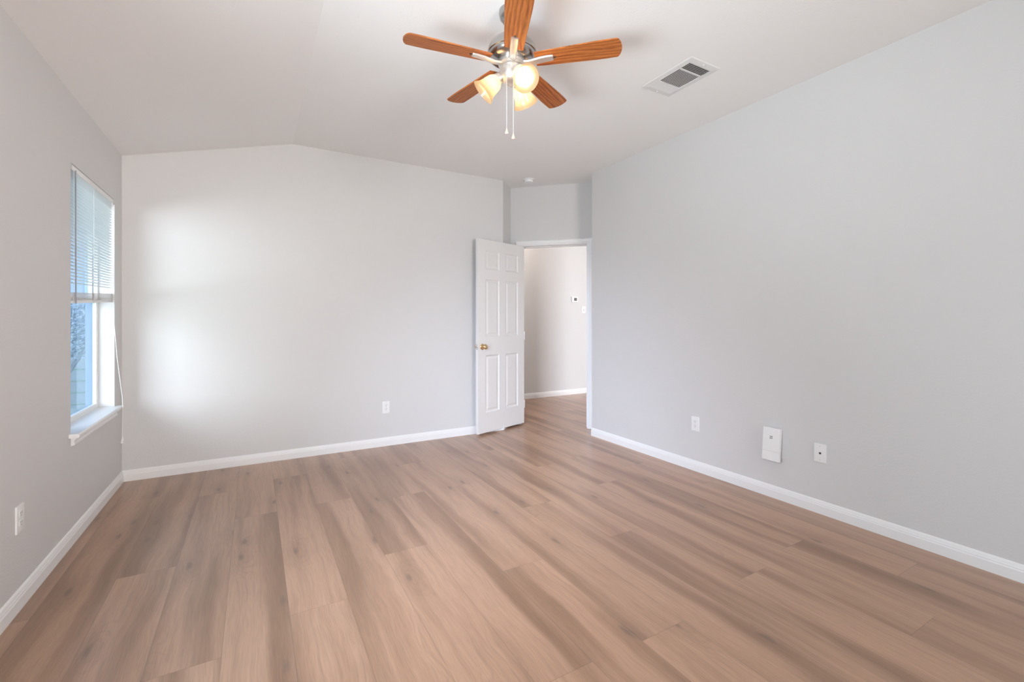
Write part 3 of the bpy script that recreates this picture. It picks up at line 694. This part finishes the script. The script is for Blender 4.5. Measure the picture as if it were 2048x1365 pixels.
for k in range(5):
    ang = math.radians(28.3 + 72 * k)
    mw = Matrix.Rotation(ang, 4, 'Z') @ Matrix.Translation((0, 0, BZ + FZ)) @ Matrix.Rotation(-PITCH, 4, 'X')
    if k == 0:
        b = MB(); b.prism(contour, -0.003, 0.003); bmesh.ops.bevel(b.bm, geom=[e for e in b.bm.edges if abs(e.verts[0].co.z - e.verts[1].co.z) < 1e-6], offset=0.0012, segments=2, affect='EDGES')
        bo = b.build('blade', M['blade'], fan, False)
        # bracket: flat arm from flywheel, dropping then running under the blade
        b = MB(); sec = []
        for (r, z, hw, th) in ((0.050, -0.014, 0.020, 0.005), (0.075, -0.016, 0.019, 0.006), (0.095, -0.016, 0.018, 0.006), (0.120, -0.012, 0.019, 0.007), (0.145, -0.0085, 0.0200, 0.007), (0.175, -0.0065, 0.0195, 0.006), (0.200, -0.0060, 0.0185, 0.005), (0.207, -0.0055, 0.0165, 0.004)):
            sec.append([b.bm.verts.new((r, y, z + dz)) for y, dz in ((-hw, 0.003), (-hw * 0.8, -th * 0.7), (-hw * 0.35, -th), (hw * 0.35, -th), (hw * 0.8, -th * 0.7), (hw, 0.003))])
        for p, q in zip(sec, sec[1:]):
            for i in range(6): b.bm.faces.new((p[i], p[(i + 1) % 6], q[(i + 1) % 6], q[i]))
        b.bm.faces.new(sec[0]); b.bm.faces.new(sec[-1][::-1])
        ao = b.build('blade_bracket', M['nickel'], bo, True)
        b = MB(); b.lathe([(0, -0.0015), (0.0055, -0.0015), (0.0055, -0.0048), (0, -0.0055)], 14, Matrix.Translation((0.214, 0, 0))); so = b.build('screw', M['dark'], bo, True)
        bo.matrix_basis = mw
    else:
        bb = bo.copy(); C.objects.link(bb); bb.parent = fan; bb.matrix_basis = mw
        for ch in (ao, so):
            c = ch.copy(); C.objects.link(c); c.parent = bb
# light kit : three bell shades on short arms
TILT = math.radians(42)
shade_angles = [150.0 - 0, 268.0, 30.0]
for k, adeg in enumerate(shade_angles):
    a = math.radians(adeg); d = Vector((math.cos(a), math.sin(a), 0)); axis = (d * math.cos(TILT) + Vector((0, 0, -math.sin(TILT)))).normalized()
    neck = Vector((0, 0, FZ + 2.418)) + d * 0.062
    y = axis.cross(Vector((0, 0, 1))).normalized(); x = y.cross(axis)
    sm = frame_mat(neck, x, y, axis)
    b = MB(); root = Vector((0, 0, FZ + 2.436)) + d * 0.046
    b.tube([root, root + d * 0.012 + Vector((0, 0, -0.004)), neck - axis * 0.012, neck + axis * 0.002], [0.013, 0.012, 0.011, 0.012], 14)
    b.lathe([(0, -0.014), (0.014, -0.014), (0.024, -0.006), (0.027, 0.004), (0.027, 0.014), (0.0245, 0.014), (0.0245, 0.0), (0, 0.0)], 28, sm)
    fpart(b, 'lamp_holder', M['nickel'])
    b = MB(); pr = [(0.0225, 0.004), (0.0245, 0.012), (0.033, 0.020), (0.0405, 0.034), (0.0445, 0.052), (0.0465, 0.070), (0.050, 0.086), (0.057, 0.100), (0.0635, 0.109), (0.0650, 0.112)]
    inner = [(r - 0.0022, z) for r, z in pr[::-1]]
    b.lathe(pr + inner, 48, sm, True); so_ = fpart(b, 'lamp_shade', M['frosted'])
    b = MB(); b.lathe([(0, 0.002), (0.010, 0.002), (0.011, 0.018), (0.016, 0.030), (0.022, 0.044), (0.0235, 0.056), (0.020, 0.068), (0.011, 0.077), (0, 0.080)], 28, sm); fpart(b, 'light_bulb', M['bulb'], True, so_)
    ld = bpy.data.lights.new('bulb_light', 'POINT'); ld.energy = 2.2; ld.color = (1.0, 0.80, 0.56); ld.shadow_soft_size = 0.02
    lo = bpy.data.objects.new('bulb_light', ld); C.objects.link(lo); lo.parent = fan; lo.location = neck + axis * 0.054
for (dx, dy, zb, top) in ((-0.050, -0.036, 2.118, 2.405), (-0.022, -0.052, 2.093, 2.402)):
    b = MB(); p = Vector((dx, dy, 0))
    b.tube([(dx * 0.88, dy * 0.88, FZ + top + 0.008), (dx, dy, FZ + top), (dx, dy, FZ + zb + 0.022)], 0.0013, 6)
    pc = fpart(b, 'pull_chain', M['cord'])
    b = MB(); b.lathe([(0, zb + FZ + 0.026), (0.002, zb + FZ + 0.025), (0.004, zb + FZ + 0.016), (0.0085, zb + FZ + 0.004), (0.0085, zb + FZ), (0.006, zb + FZ - 0.004), (0, zb + FZ - 0.005)], 20, Matrix.Translation((dx, dy, 0))); fpart(b, 'pull_fob', M['fob'], True, pc)

# hall lamp (out of sight, left of the doorway): warm light down the hall wall
t = thing('ceiling_lamp', 'bare-bulb ceiling lamp of the hall, hidden behind the door', 'ceiling lamp', (3.15, 5.20, ZC))
b = MB(); b.lathe([(0, 0.0005), (0.06, 0.0005), (0.062, -0.02), (0.03, -0.03), (0.022, -0.06), (0, -0.06)], 36); b.build('base', M['nickel'], t, True)
b = MB(); b.lathe([(0, -0.058), (0.014, -0.06), (0.016, -0.08), (0.030, -0.11), (0.030, -0.125), (0.018, -0.145), (0, -0.15)], 24); b.build('light_bulb', M['bulb'], t, True)
ld = bpy.data.lights.new('hall_bulb_light', 'POINT'); ld.energy = 45; ld.color = (1.0, 0.93, 0.86); ld.shadow_soft_size = 0.03
lo = bpy.data.objects.new('hall_bulb_light', ld); C.objects.link(lo); lo.parent = t; lo.location = (0, 0, -0.115)

# ------------------------------------------------------------------ outside the window
b = MB(); b.box((XL - 0.155, -5.6, 2.62), (XR + 0.6, YR - 0.15, 2.74)); struct(b.build('sun_blocker', M['trim']), 'added unseen roof over the rear window, behind the viewpoint', 'sunblock')  # unseen slab added to keep direct sun out of the rear window
b = MB(); b.box((-16, -9, -0.40), (XL - 0.155, 22, -0.20)); struct(b.build('ground', M['lawn']), 'lawn outside the left window', 'lawn')
t = thing('yard_fence', 'low weathered board fence across the yard outside the window', 'fence', (-2.5, 8.6, -0.2))
for i in range(6):
    b = MB(); b.bevbox((-3.5, -0.012, 0.06 + i * 0.165), (2.0, 0.012, 0.205 + i * 0.165), 0.004); b.build('board', M['fence'], t)
for i in range(4):
    b = MB(); b.bevbox((-3.4 + i * 1.7, 0.014, 0), (-3.31 + i * 1.7, 0.10, 1.06), 0.006); b.build('post', M['fence'], t)
t = thing('yard_tree', 'small bushy dark tree standing in the yard outside the window', 'tree', (-1.98, 7.2, -0.2))
b = MB(); b.tube([(0, 0, 0), (0.02, 0.01, 0.35), (-0.02, 0.03, 0.7), (0.03, 0.0, 1.1), (0.03, 0.05, 1.5)], [0.07, 0.055, 0.045, 0.03, 0.02], 14)
b.tube([(0.0, 0.02, 0.65), (0.15, 0.1, 0.95), (0.25, 0.1, 1.3)], [0.03, 0.02, 0.012], 10); b.tube([(0.02, 0, 0.75), (-0.2, 0.1, 1.1), (-0.3, 0.2, 1.4)], [0.03, 0.02, 0.012], 10)
b.build('trunk', M['bark'], t, True)
b = MB(); rr = random.Random(3)
for i in range(2600):
    th = rr.uniform(0, 2 * PI); ph = math.acos(rr.uniform(-1, 1)); q = rr.uniform(0.2, 1.0) ** 0.6
    c = Vector((0.02 + 0.36 * q * math.sin(ph) * math.cos(th), 0.03 + 0.36 * q * math.sin(ph) * math.sin(th), 1.30 + 0.40 * q * math.cos(ph)))
    e = Vector((rr.gauss(0, 1), rr.gauss(0, 1), rr.gauss(0, 1))).normalized(); f = e.orthogonal().normalized(); g = e.cross(f)
    s_ = rr.uniform(0.012, 0.028)
    b.quad(c - f * s_, c + g * s_ * 0.5, c + f * s_, c - g * s_ * 0.5)
b.build('foliage', M['leaf'], t)
